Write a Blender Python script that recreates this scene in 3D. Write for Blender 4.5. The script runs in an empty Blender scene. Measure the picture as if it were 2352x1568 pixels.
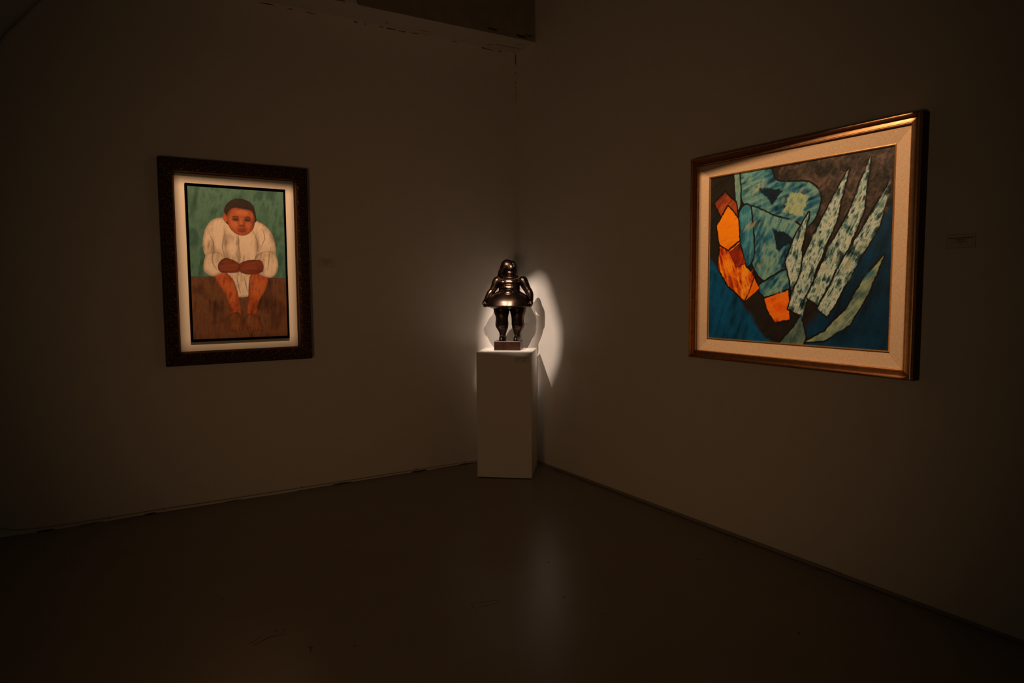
import bpy, bmesh, math, random
import numpy as np
from mathutils import Vector, Matrix
random.seed(7)
rng = np.random.default_rng(11)
R = math.radians
scene = bpy.context.scene
COL = scene.collection

# ------------------------------------------------------------------ camera, world, light, exposure
cd = bpy.data.cameras.new('camera')
cam = bpy.data.objects.new('camera', cd)
COL.objects.link(cam)
CAM = Vector((3.2753, 5.1311, 1.4991))
yaw, pitch, roll, fpx = -2.13087834, -0.0774724779, -0.00634964568, 1580.156
fw = Vector((math.cos(pitch) * math.cos(yaw), math.cos(pitch) * math.sin(yaw), math.sin(pitch)))
rt = Vector((math.sin(yaw), -math.cos(yaw), 0))
up = rt.cross(fw)
r2 = math.cos(roll) * rt + math.sin(roll) * up
u2 = -math.sin(roll) * rt + math.cos(roll) * up
M = Matrix((r2, u2, -fw)).transposed().to_4x4()
M.translation = CAM
cam.matrix_world = M
cd.sensor_width = 36
cd.lens = 36 * fpx / 2352
cd.clip_start = 0.05
scene.camera = cam
scene.view_settings.view_transform = 'Standard'
scene.view_settings.look = 'None'
scene.view_settings.gamma = 1
scene.view_settings.use_curve_mapping = False
scene.view_settings.exposure = 0.0
w = bpy.data.worlds.new('world')
scene.world = w
w.use_nodes = True
w.node_tree.nodes['Background'].inputs[0].default_value = (.75, .95, .62, 1)
w.node_tree.nodes['Background'].inputs[1].default_value = 0.0075


def spot(name, loc, target, power, size, blend, radius, color):
    l = bpy.data.lights.new(name, 'SPOT')
    l.energy = power; l.spot_size = size; l.spot_blend = blend
    l.shadow_soft_size = radius; l.color = color
    o = bpy.data.objects.new(name, l); COL.objects.link(o)
    o.location = loc
    o.rotation_euler = (Vector(target) - Vector(loc)).to_track_quat('-Z', 'Y').to_euler()
    return o


WARM = (1.0, .70, .46)
# added fill spot without a fixture: dim wash in place of bounced room light
spot('fill_wash', (4.6, 4.7, 0.75), (0.35, 0.55, 1.45), 47, R(78), 1.0, .35, (1.0, .52, .235))
# four framing spotlights on the ceiling track; each shines through its own shutter plate
LAMP = {
    'left': dict(loc=(2.25, 2.15, 3.85), power=320, radius=.0036, color=(1.0, .57, .30)),
    'right': dict(loc=(2.15, 2.55, 3.85), power=330, radius=.0016, color=(1.0, .60, .32)),
    'statue_b': dict(loc=(3.10, 2.25, 3.85), power=680, radius=.0042, color=(1.0, .77, .61), aim=(0, .195, .98), half=6.0, blend=.6),
    'statue_a': dict(loc=(2.30, 3.20, 3.85), power=900, radius=.0042, color=(1.0, .75, .575), aim=(0, 0, 1.07), half=4.5, blend=.7),
}
BEAM = {
    'left': [(2.700, .02, 2.236), (1.926, .02, 2.222), (1.930, .02, 1.108), (2.700, .02, 1.097)],
    'right': [(.055, 2.150, 2.184), (.060, 3.412, 2.270), (.060, 3.408, 1.076), (.050, 2.148, 1.100)],
}

# ------------------------------------------------------------------ helpers


def tag(o, label=None, cat=None, group=None, kind=None):
    if label: o['label'] = label
    if cat: o['category'] = cat
    if group: o['group'] = group
    if kind: o['kind'] = kind
    return o


def empty(name, loc=(0, 0, 0), rz=0):
    o = bpy.data.objects.new(name, None)
    COL.objects.link(o)
    o.location = loc
    o.rotation_euler = (0, 0, rz)
    o.empty_display_size = .1
    return o


def mesh_obj(name, verts, faces, m, parent=None, smooth=False):
    me = bpy.data.meshes.new(name)
    me.from_pydata([tuple(map(float, v)) for v in verts], [], [tuple(map(int, f)) for f in faces])
    me.update()
    if smooth:
        me.polygons.foreach_set('use_smooth', [True] * len(me.polygons))
    if m: me.materials.append(m)
    o = bpy.data.objects.new(name, me)
    COL.objects.link(o)
    if parent: o.parent = parent
    return o


def bm_obj(name, bm, m, parent=None, smooth=False):
    bmesh.ops.recalc_face_normals(bm, faces=bm.faces)
    me = bpy.data.meshes.new(name)
    bm.to_mesh(me); bm.free()
    if smooth:
        me.polygons.foreach_set('use_smooth', [True] * len(me.polygons))
    if m: me.materials.append(m)
    o = bpy.data.objects.new(name, me)
    COL.objects.link(o)
    if parent: o.parent = parent
    return o


def box_bm(x0, x1, y0, y1, z0, z1, bevel=0, seg=2):
    bm = bmesh.new()
    vs = [bm.verts.new(p) for p in ((x0, y0, z0), (x1, y0, z0), (x1, y1, z0), (x0, y1, z0), (x0, y0, z1), (x1, y0, z1), (x1, y1, z1), (x0, y1, z1))]
    for f in ((3, 2, 1, 0), (4, 5, 6, 7), (0, 1, 5, 4), (1, 2, 6, 5), (2, 3, 7, 6), (3, 0, 4, 7)):
        bm.faces.new([vs[i] for i in f])
    if bevel:
        bmesh.ops.bevel(bm, geom=list(bm.edges), offset=bevel, segments=seg, affect='EDGES', profile=.5)
    return bm


def box(name, x0, x1, y0, y1, z0, z1, m, parent=None, bevel=0):
    return bm_obj(name, box_bm(x0, x1, y0, y1, z0, z1, bevel), m, parent)


def mat(name, color, rough=.6, metal=0, spec=.5, bump=0, scale=30, var=0, coat=0):
    m = bpy.data.materials.new(name)
    m.use_nodes = True
    nt = m.node_tree
    b = nt.nodes['Principled BSDF']
    b.inputs['Base Color'].default_value = (*color, 1)
    b.inputs['Roughness'].default_value = rough
    b.inputs['Metallic'].default_value = metal
    b.inputs['Specular IOR Level'].default_value = spec
    b.inputs['Coat Weight'].default_value = coat
    tc = nt.nodes.new('ShaderNodeTexCoord')
    if bump or var:
        n = nt.nodes.new('ShaderNodeTexNoise')
        n.inputs['Scale'].default_value = scale
        n.inputs['Detail'].default_value = 6
        nt.links.new(tc.outputs['Object'], n.inputs['Vector'])
    if bump:
        bp = nt.nodes.new('ShaderNodeBump')
        bp.inputs['Strength'].default_value = bump
        bp.inputs['Distance'].default_value = .004
        nt.links.new(n.outputs['Fac'], bp.inputs['Height'])
        nt.links.new(bp.outputs['Normal'], b.inputs['Normal'])
    if var:
        r = nt.nodes.new('ShaderNodeValToRGB')
        r.color_ramp.elements[0].position = .3
        r.color_ramp.elements[1].position = .7
        r.color_ramp.elements[0].color = (*[c * (1 - var) for c in color], 1)
        r.color_ramp.elements[1].color = (*[min(1, c * (1 + var)) for c in color], 1)
        nt.links.new(n.outputs['Fac'], r.inputs['Fac'])
        nt.links.new(r.outputs['Color'], b.inputs['Base Color'])
    return m


def vcol_mat(name, rough=.5, spec=.5, metal=0, bump=0, scale=300, metal_attr=False, coat=0):
    m = mat(name, (1, 1, 1), rough, metal, spec, bump, scale, coat=coat)
    nt = m.node_tree
    a = nt.nodes.new('ShaderNodeAttribute')
    a.attribute_name = 'Col'
    nt.links.new(a.outputs['Color'], nt.nodes['Principled BSDF'].inputs['Base Color'])
    return m


M_WALL = mat('painted_plaster', (.78, .755, .72), .75, spec=.25, bump=.25, scale=9, var=.02)
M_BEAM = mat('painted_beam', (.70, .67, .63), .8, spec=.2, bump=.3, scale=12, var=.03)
M_BEAMFACE = mat('shaded_beam_side', (.33, .30, .26), .85, spec=.2, bump=.35, scale=10, var=.12)  # shade of the beam side is put into this darker colour
M_CRACK = mat('crack_dark', (.09, .07, .05), .95, spec=.1)
M_SKIRT = mat('grey_skirting', (.30, .27, .23), .7, spec=.3, bump=.15, scale=20, var=.08)
M_CABLE = mat('painted_cable', (.42, .38, .33), .6)
M_FLOOR = mat('sealed_concrete', (.30, .27, .215), .30, spec=.32, bump=.035, scale=3.5, var=.05)
M_SCUFF = mat('floor_scuff', (.10, .085, .065), .6)
M_PED = mat('pedestal_paint', (.80, .775, .73), .6, spec=.3, bump=.08, scale=25)
M_BLACK = mat('black_felt', (.004, .004, .004), .95, spec=.1)
M_TRAY = mat('black_tray_paint', (.0015, .0015, .0015), .9, spec=.05)
M_PAPER = mat('label_board', (.70, .675, .63), .55, spec=.3)
M_EDGE = mat('label_edge', (.32, .29, .25), .7)
M_INK = mat('label_ink', (.03, .025, .02), .7)
M_HOUSING = mat('black_housing', (.012, .012, .012), .5)
M_GOLD = mat('aged_gilding', (.56, .31, .145), .42, metal=.9, bump=.05, scale=40, var=.15)
M_SIDE = mat('dark_frame_side', (.045, .022, .014), .6)
M_FILLET = mat('gilt_fillet', (.80, .44, .17), .3, metal=.85, bump=.1, scale=80, var=.1)
M_BEAD = mat('bronze_bead', (.30, .15, .07), .3, metal=1)
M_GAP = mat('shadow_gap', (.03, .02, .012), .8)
M_MAT = mat('cream_mount_board', (.80, .76, .70), .8, spec=.2, bump=.03, scale=60)
M_CHIP = mat('nick', (.75, .62, .42), .6)


def linen():
    m = mat('raw_linen', (.72, .60, .48), .85, spec=.15)
    nt = m.node_tree
    b = nt.nodes['Principled BSDF']
    tc = [n for n in nt.nodes if n.type == 'TEX_COORD'][0]
    outs = []
    for (s, name) in (((3, 60, 900), 'weft'), ((3, 900, 60), 'warp')):
        mp = nt.nodes.new('ShaderNodeMapping'); mp.inputs['Scale'].default_value = s
        n = nt.nodes.new('ShaderNodeTexNoise'); n.inputs['Scale'].default_value = 1; n.inputs['Detail'].default_value = 2
        nt.links.new(tc.outputs['Object'], mp.inputs['Vector'])
        nt.links.new(mp.outputs['Vector'], n.inputs['Vector'])
        outs.append(n)
    ad = nt.nodes.new('ShaderNodeMath'); ad.operation = 'ADD'
    nt.links.new(outs[0].outputs['Fac'], ad.inputs[0]); nt.links.new(outs[1].outputs['Fac'], ad.inputs[1])
    r = nt.nodes.new('ShaderNodeValToRGB')
    r.color_ramp.elements[0].position = .78; r.color_ramp.elements[1].position = 1.2
    r.color_ramp.elements[0].position = .38; r.color_ramp.elements[1].position = .62
    r.color_ramp.elements[0].color = (.50, .355, .235, 1); r.color_ramp.elements[1].color = (.74, .56, .40, 1)
    hf = nt.nodes.new('ShaderNodeMath'); hf.operation = 'MULTIPLY'; hf.inputs[1].default_value = .5
    nt.links.new(ad.outputs[0], hf.inputs[0]); nt.links.new(hf.outputs[0], r.inputs['Fac'])
    nt.links.new(r.outputs['Color'], b.inputs['Base Color'])
    bp = nt.nodes.new('ShaderNodeBump'); bp.inputs['Strength'].default_value = .25; bp.inputs['Distance'].default_value = .001
    nt.links.new(hf.outputs[0], bp.inputs['Height']); nt.links.new(bp.outputs['Normal'], b.inputs['Normal'])
    return m


M_LINEN = linen()
M_BRONZE = mat('dark_bronze', (.078, .050, .039), .29, metal=1, bump=.02, scale=14, var=.55)
M_BRONZE2 = mat('dark_bronze_hair', (.055, .034, .024), .32, metal=1, bump=.1, scale=60, var=.2)
M_BRONZE3 = mat('bronze_block', (.048, .026, .020), .35, metal=1, bump=.08, scale=25, var=.35)

# ------------------------------------------------------------------ structure: walls, floor, ceiling, beam
RS = 8.0
tag(box('floor', -.15, RS, -.15, RS, -.12, 0, M_FLOOR), kind='structure')
tag(box('wall_left', -.15, RS, -.15, 0, 0, 4.5, M_WALL), kind='structure')
tag(box('wall_right', -.15, 0, 0, RS, 0, 4.5, M_WALL), kind='structure')
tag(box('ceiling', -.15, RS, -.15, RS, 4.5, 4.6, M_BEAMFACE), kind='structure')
floor = bpy.data.objects['floor']; wall_left = bpy.data.objects['wall_left']; wall_right = bpy.data.objects['wall_right']

# beam along the top of the left wall: pale soffit board and a side coloured darker for its shade
beam = tag(empty('trim_1', (0, 0, 3.51)), kind='structure')


def prism(name, pts_bottom, z0, z1, m, parent):
    n = len(pts_bottom)
    v = [(x, y, z0) for x, y in pts_bottom] + [(x, y, z1) for x, y in pts_bottom]
    f = [tuple(range(n))[::-1], tuple(range(n, 2 * n))] + [(i, (i + 1) % n, n + (i + 1) % n, n + i) for i in range(n)]
    return mesh_obj(name, v, f, m, parent)


# soffit edge is a little ragged
pts = [(0.0, 0.0)] + [(5.6, 0.0)]
edge = []
N = 90
for i in range(N + 1):
    x = 5.6 * (1 - i / N)
    y = .302 - .022 * min(x, 2.2) + .0015 * math.sin(x * 23) + random.uniform(-.001, .001)
    edge.append((x, y))
prism('soffit', pts + edge, 0, .003, M_BEAM, beam)
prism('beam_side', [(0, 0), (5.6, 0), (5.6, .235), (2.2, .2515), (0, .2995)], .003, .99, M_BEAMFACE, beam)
# slanted strut end that meets the soffit edge
bm = bmesh.new()
bot = [(1.592, .205, -.003), (1.500, .205, -.003), (1.498, .284, -.003), (1.590, .284, -.003)]
top = [(1.78, .25, .30), (1.69, .25, .30), (1.69, .33, .30), (1.78, .33, .30)]
vs = [bm.verts.new(p) for p in bot + top]
for f in ((3, 2, 1, 0), (4, 5, 6, 7), (0, 1, 5, 4), (1, 2, 6, 5), (2, 3, 7, 6), (3, 0, 4, 7)):
    bm.faces.new([vs[i] for i in f])
bmesh.ops.bevel(bm, geom=list(bm.edges), offset=.008, segments=2, affect='EDGES', profile=.5)
bm_obj('strut', bm, M_BEAM, beam)


def sliver(name, path, width, thick, normal, m, parent, jit=.4):
    """a thin ragged crack or scuff lying on a surface, following path"""
    n = Vector(normal)
    P = [Vector(p) for p in path]
    Q = []
    for i in range(len(P) - 1):
        k = max(2, int((P[i + 1] - P[i]).length / .02))
        for j in range(k):
            Q.append(P[i].lerp(P[i + 1], j / k))
    Q.append(P[-1])
    if m is M_CRACK: width *= .5
    v, f = [], []
    for i, q in enumerate(Q):
        d = (Q[min(i + 1, len(Q) - 1)] - Q[max(i - 1, 0)]).normalized()
        s = n.cross(d).normalized()
        t = i / (len(Q) - 1)
        wd = width * (.25 + .75 * math.sin(math.pi * t)) * random.uniform(1 - jit, 1 + jit) / 2
        off = s * random.uniform(-jit, jit) * width * .5
        v += [q + off - s * wd - n * .0004, q + off - s * wd + n * thick, q + off + s * wd + n * thick, q + off + s * wd - n * .0004]
        if i:
            a = 4 * (i - 1); b = 4 * i
            f += [(a, a + 1, b + 1, b), (a + 1, a + 2, b + 2, b + 1), (a + 2, a + 3, b + 3, b + 2), (a + 3, a, b, b + 3)]
    e = 4 * (len(Q) - 1)
    f += [(3, 2, 1, 0), (e, e + 1, e + 2, e + 3)]
    return mesh_obj(name, v, f, m, parent)


# cracks in the corner and where the beam meets the wall
for z0, z1, wd in ((3.50, 3.40, .010), (3.352, 3.335, .012), (3.28, 3.255, .005), (3.225, 3.215, .006), (3.20, 3.08, .0025)):
    sliver('crack', [(.006, .006, z0), (.008, .008, z1)], wd, .002, (.707, .707, 0), M_CRACK, wall_right)
for x0, x1, wd, zz in ((2.12, 2.02, .012, 3.492), (1.93, 1.89, .010, 3.493), (1.80, 1.72, .008, 3.495), (1.44, 1.41, .014, 3.495), (1.36, 1.34, .008, 3.496),
                       (1.24, 1.20, .008, 3.5), (1.18, 1.10, .016, 3.496), (1.08, 1.02, .014, 3.497), (.99, .90, .007, 3.5), (.86, .84, .007, 3.5),
                       (.62, .56, .007, 3.5), (.34, .31, .016, 3.5), (.33, .22, .007, 3.495), (.18, .14, .008, 3.497), (2.34, 2.28, .007, 3.492)):
    sliver('crack', [(x0, .001, zz), ((x0 + x1) / 2, .001, zz + random.uniform(-.004, .004)), (x1, .001, zz)], wd, .002, (0, 1, 0), M_CRACK, wall_left)
for pa in ([(1.215, .06, 0), (1.19, .075, 0)], [(.93, .07, 0), (.85, .065, 0)], [(.32, .06, 0), (.28, .075, 0)], [(.12, .19, 0), (.05, .22, 0)], [(.26, .10, 0), (.02, .115, 0)]):
    sliver('crack', [(p[0], p[1], -.0005) for p in pa], .006, .0015, (0, 0, -1), M_CRACK, beam)
for x, y0, z, wd in ((.10, .10, .03, .03), (.02, .02, .045, .02), (.36, .20, .035, .03), (.08, .0, .02, .02)):
    yy = .2995 - .0218 * (x + y0) / 2
    sliver('crack', [(x + .09, .2995 - .0218 * (x + .09) + .001, z), (x, .2995 - .0218 * x + .001, z)], wd, .002, (0, 1, 0), M_CRACK, beam)
sliver('crack', [(.20, .2905, .095), (.175, .291, .10)], .03, .002, (0, 1, 0), M_CRACK, beam)

# skirting: on the left a thin plaster fillet with an uneven foot, on the right grey boards
bl = tag(empty('baseboard_left', (0, 0, 0)), kind='structure')
segs = [(7.9, 3.57), (3.476, 2.975), (2.90, 1.69), (1.545, 1.04), (.905, .0)]
for (xa, xb) in segs:
    n = max(6, int((xa - xb) / .05)); v = []; f = []
    for i in range(n + 1):
        x = xb + (xa - xb) * i / n
        lift = max(0, .0035 + .0045 * math.sin(x * 5.1) + .002 * math.sin(x * 17 + 1))
        tp = .0135 + .002 * math.sin(x * 3.3)
        v += [(x, -.0005, lift), (x, .009, lift), (x, .007, tp), (x, -.0005, tp + .002)]
        if i:
            a = 4 * (i - 1); b = 4 * i
            f += [(a, a + 1, b + 1, b), (a + 1, a + 2, b + 2, b + 1), (a + 2, a + 3, b + 3, b + 2), (a + 3, a, b, b + 3)]
    e = 4 * n
    f += [(3, 2, 1, 0), (e, e + 1, e + 2, e + 3)]
    mesh_obj('plaster_fillet', v, f, M_WALL, bl)
for xa, xb in ((3.57, 3.476), (2.975, 2.90), (1.69, 1.545), (1.04, .905), (2.47, 2.35), (.62, .47), (3.34, 3.2)):
    sliver('foot_gap', [(xa, .0005, .004), (xb, .0005, .004)], .010, .009, (0, 1, 0), M_CRACK, bl, .2)
br = tag(empty('baseboard_right', (0, 0, 0)), kind='structure')
ya = .02
for yb in (1.258, 2.205, 3.108, 4.35, 5.9, 7.9):
    box('board', -.001, .009, ya, yb, .0015, .019 + random.uniform(-.001, .002), M_SKIRT, br, .002)
    ya = yb + .006

# ------------------------------------------------------------------ tubes


def catmull(P, n):
    P = [np.array(p, float) for p in P]
    P = [2 * P[0] - P[1]] + P + [2 * P[-1] - P[-2]]
    out = []
    for i in range(1, len(P) - 2):
        for j in range(n):
            t = j / n
            a, b, c, d = P[i - 1:i + 3]
            out.append(.5 * (2 * b + (c - a) * t + (2 * a - 5 * b + 4 * c - d) * t * t + (3 * b - a - 3 * c + d) * t ** 3))
    out.append(P[-2])
    return out


def tube_geo(P, sides=14, n=6, caps=True):
    """P: rows of (x, y, z, rx[, ry]); returns verts, faces of a closed tapering tube with rounded ends"""
    P = [list(p) + [p[3]] if len(p) == 4 else list(p) for p in P]
    Q = catmull(P, n)
    if caps:
        a, b = Q[0], Q[1]
        d = (a[:3] - b[:3]); d /= np.linalg.norm(d) + 1e-12
        head = []
        for ang in (78, 55, 28):
            q = a.copy(); q[:3] = a[:3] + d * a[3] * math.sin(R(ang)) * .9; q[3:] = a[3:] * math.cos(R(ang)); head.append(q)
        a, b = Q[-1], Q[-2]
        d = (a[:3] - b[:3]); d /= np.linalg.norm(d) + 1e-12
        tail = []
        for ang in (28, 55, 78):
            q = a.copy(); q[:3] = a[:3] + d * a[3] * math.sin(R(ang)) * .9; q[3:] = a[3:] * math.cos(R(ang)); tail.append(q)
        Q = head + Q + tail
    v, f = [], []
    prev = None
    for i, q in enumerate(Q):
        d = Q[min(i + 1, len(Q) - 1)][:3] - Q[max(i - 1, 0)][:3]
        d = d / (np.linalg.norm(d) + 1e-12)
        if prev is None:
            s = np.cross(d, [0, 1, 0]) if abs(d[1]) < .9 else np.cross(d, [1, 0, 0])
        else:
            s = prev - d * np.dot(prev, d)
        s /= np.linalg.norm(s) + 1e-12
        prev = s
        t = np.cross(d, s)
        for k in range(sides):
            a = 2 * math.pi * k / sides
            v.append(q[:3] + s * math.cos(a) * q[3] + t * math.sin(a) * q[4])
        if i:
            A = (i - 1) * sides; B = i * sides
            for k in range(sides):
                k2 = (k + 1) % sides
                f.append((A + k, A + k2, B + k2, B + k))
    f.append(tuple(range(sides))[::-1])
    e = (len(Q) - 1) * sides
    f.append(tuple(range(e, e + sides)))
    return v, f


def tube(name, P, m, parent=None, sides=10, n=6):
    v, f = tube_geo(P, sides, n)
    return mesh_obj(name, v, f, m, parent, True)


# cable that comes down the left wall outside the frame and runs along its foot
cb = empty('electric_cable', (3.75, .006, .06))
tag(cb, 'thin pale cable clipped along the foot of the left wall', 'cable')
r = .0028
path = [(3.12, .012, 3.50), (3.26, .010, 3.39), (3.386, .008, 3.245), (3.50, .008, 3.10), (3.60, .008, 2.96), (3.76, .008, 2.6), (3.86, .008, 2.0), (3.90, .008, 1.0), (3.86, .008, .25),
        (3.80, .008, .10), (3.749, .010, .064), (3.707, .011, .048), (3.647, .012, .034), (3.532, .012, .026), (3.23, .012, .0215), (2.9, .012, .024), (2.4, .012, .021), (1.9, .012, .020), (1.5, .012, .019), (.83, .012, .017), (.45, .012, .016), (.05, .012, .016)]
v, f = tube_geo([(x - 3.75, y - .006, z - .06, r * (2.0 if z > .3 else 1)) for x, y, z in path], 8, 5)
mesh_obj('cable', v, f, M_CABLE, cb, True)
for x in (2.86, 1.93, 3.18, 1.0, .55):
    box('clip', x - 3.75 - .004, x - 3.75 + .004, -.0065, .011, -.046, -.033, M_CABLE, cb, .001)

# scuffs and specks on the floor
for path, wd in (([(2.754, 1.624), (2.743, 1.654)], .006), ([(2.725, 2.178), (2.70, 2.16), (2.644, 2.135), (2.592, 2.147), (2.575, 2.130)], .005), ([(2.569, 2.107), (2.582, 2.107)], .008),
                 ([(2.532, 2.311), (2.520, 2.318), (2.509, 2.334)], .008), ([(2.52, 2.32), (2.533, 2.36)], .010), ([(1.762, 2.332), (1.632, 2.373), (1.629, 2.397)], .0035),
                 ([(1.629, 2.397), (1.749, 2.389)], .0035), ([(1.762, 2.332), (1.774, 2.409)], .004), ([(.456, 2.523), (.439, 2.571)], .006), ([(2.62, 2.10), (2.60, 2.085)], .006), ([(2.66, 2.10), (2.75, 2.16)], .003)):
    sliver('scuff_mark', [(x, y, 0) for x, y in path], wd, .0004, (0, 0, 1), M_SCUFF, floor)
for x, y, s in ((.071, 2.485, .010), (.301, 2.557, .005), (.915, 1.104, .007), (1.165, 2.128, .006), (1.348, 2.517, .006), (2.36, 2.41, .006), (1.30, 2.75, .006), (.70, 3.35, .007), (2.05, 1.35, .004)):
    bm = bmesh.new()
    bmesh.ops.create_icosphere(bm, subdivisions=1, radius=s)
    for vv in bm.verts:
        vv.co = Vector((vv.co.x * 1.2, vv.co.y * .8, max(vv.co.z, 0) * .5)) * random.uniform(.8, 1.2)
    bmesh.ops.translate(bm, verts=bm.verts, vec=(x, y, 0))
    bm_obj('paint_chip', bm, M_SCUFF, floor)

# ------------------------------------------------------------------ frames


def rail_set(name, m, parent, X0, X1, Z0, Z1, prof, P3, nseg=1, relief=None):
    """four mitred rails; prof: rows (inward w, depth d); P3 maps (along-wall s, depth, z) to local xyz"""
    out = []
    C = [(X0, Z0), (X1, Z0), (X1, Z1), (X0, Z1)]
    I = [(1, 1), (-1, 1), (-1, -1), (1, -1)]
    for k in range(4):
        a, b = C[k], C[(k + 1) % 4]; ia, ib = I[k], I[(k + 1) % 4]
        L = math.hypot(b[0] - a[0], b[1] - a[1])
        v, f, cols = [], [], []
        n = len(prof)
        for i in range(nseg + 1):
            t = i / nseg
            for j, (wd, d) in enumerate(prof):
                pa = (a[0] + ia[0] * wd, a[1] + ia[1] * wd); pb = (b[0] + ib[0] * wd, b[1] + ib[1] * wd)
                e = .0006 / L
                tt = e + t * (1 - 2 * e)
                s = pa[0] + (pb[0] - pa[0]) * tt; z = pa[1] + (pb[1] - pa[1]) * tt
                dd = d; c = 0
                if relief:
                    h = relief(k, t * L, L, wd)
                    dd = d + h[0]; c = h[1]
                v.append(P3(s, dd, z)); cols.append(c)
            if i:
                A = (i - 1) * n; B = i * n
                for j in range(n):
                    j2 = (j + 1) % n
                    f.append((A + j, A + j2, B + j2, B + j))
        f.append(tuple(range(n))[::-1]); f.append(tuple(range(nseg * n, nseg * n + n)))
        o = mesh_obj(name, v, f, m, parent, bool(relief))
        bm = bmesh.new(); bm.from_mesh(o.data); bmesh.ops.recalc_face_normals(bm, faces=bm.faces); bm.to_mesh(o.data); bm.free()
        if relief:
            at = o.data.color_attributes.new('Col', 'FLOAT_COLOR', 'POINT')
            cc = np.array(cols)[:, None]
            base = np.array([.045, .021, .009]); hi = np.array([.50, .23, .08])
            rgb = base * (1 - cc) + hi * cc
            at.data.foreach_set('color', np.hstack([rgb, np.ones((len(rgb), 1))]).astype(np.float32).ravel())
        out.append(o)
    return out


def noise2(shape, cell, seed, octs=4, aspect=(1, 1)):
    """value noise in 0..1 on a grid; cell in grid cells"""
    rg = np.random.default_rng(seed)
    H, Wd = shape
    tot = np.zeros(shape); amp = 1; s = 0
    for o in range(octs):
        cy = max(1.01, cell * aspect[0] / 2 ** o); cx = max(1.01, cell * aspect[1] / 2 ** o)
        gh = int(H / cy) + 3; gw = int(Wd / cx) + 3
        g = rg.random((gh, gw))
        y = np.arange(H) / cy; x = np.arange(Wd) / cx
        y0 = y.astype(int); x0 = x.astype(int)
        fy = (y - y0); fx = (x - x0); fy = fy * fy * (3 - 2 * fy); fx = fx * fx * (3 - 2 * fx)
        a = g[np.ix_(y0, x0)]; b = g[np.ix_(y0, x0 + 1)]; c = g[np.ix_(y0 + 1, x0)]; d = g[np.ix_(y0 + 1, x0 + 1)]
        tot += amp * ((a * (1 - fx) + b * fx) * (1 - fy)[:, None] + (c * (1 - fx) + d * fx) * fy[:, None])
        s += amp; amp *= .55
    return tot / s


def srgb(r, g, b):
    return np.array([((c / 255) / 12.92 if c / 255 <= .04045 else ((c / 255 + .055) / 1.055) ** 2.4) for c in (r, g, b)])


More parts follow.
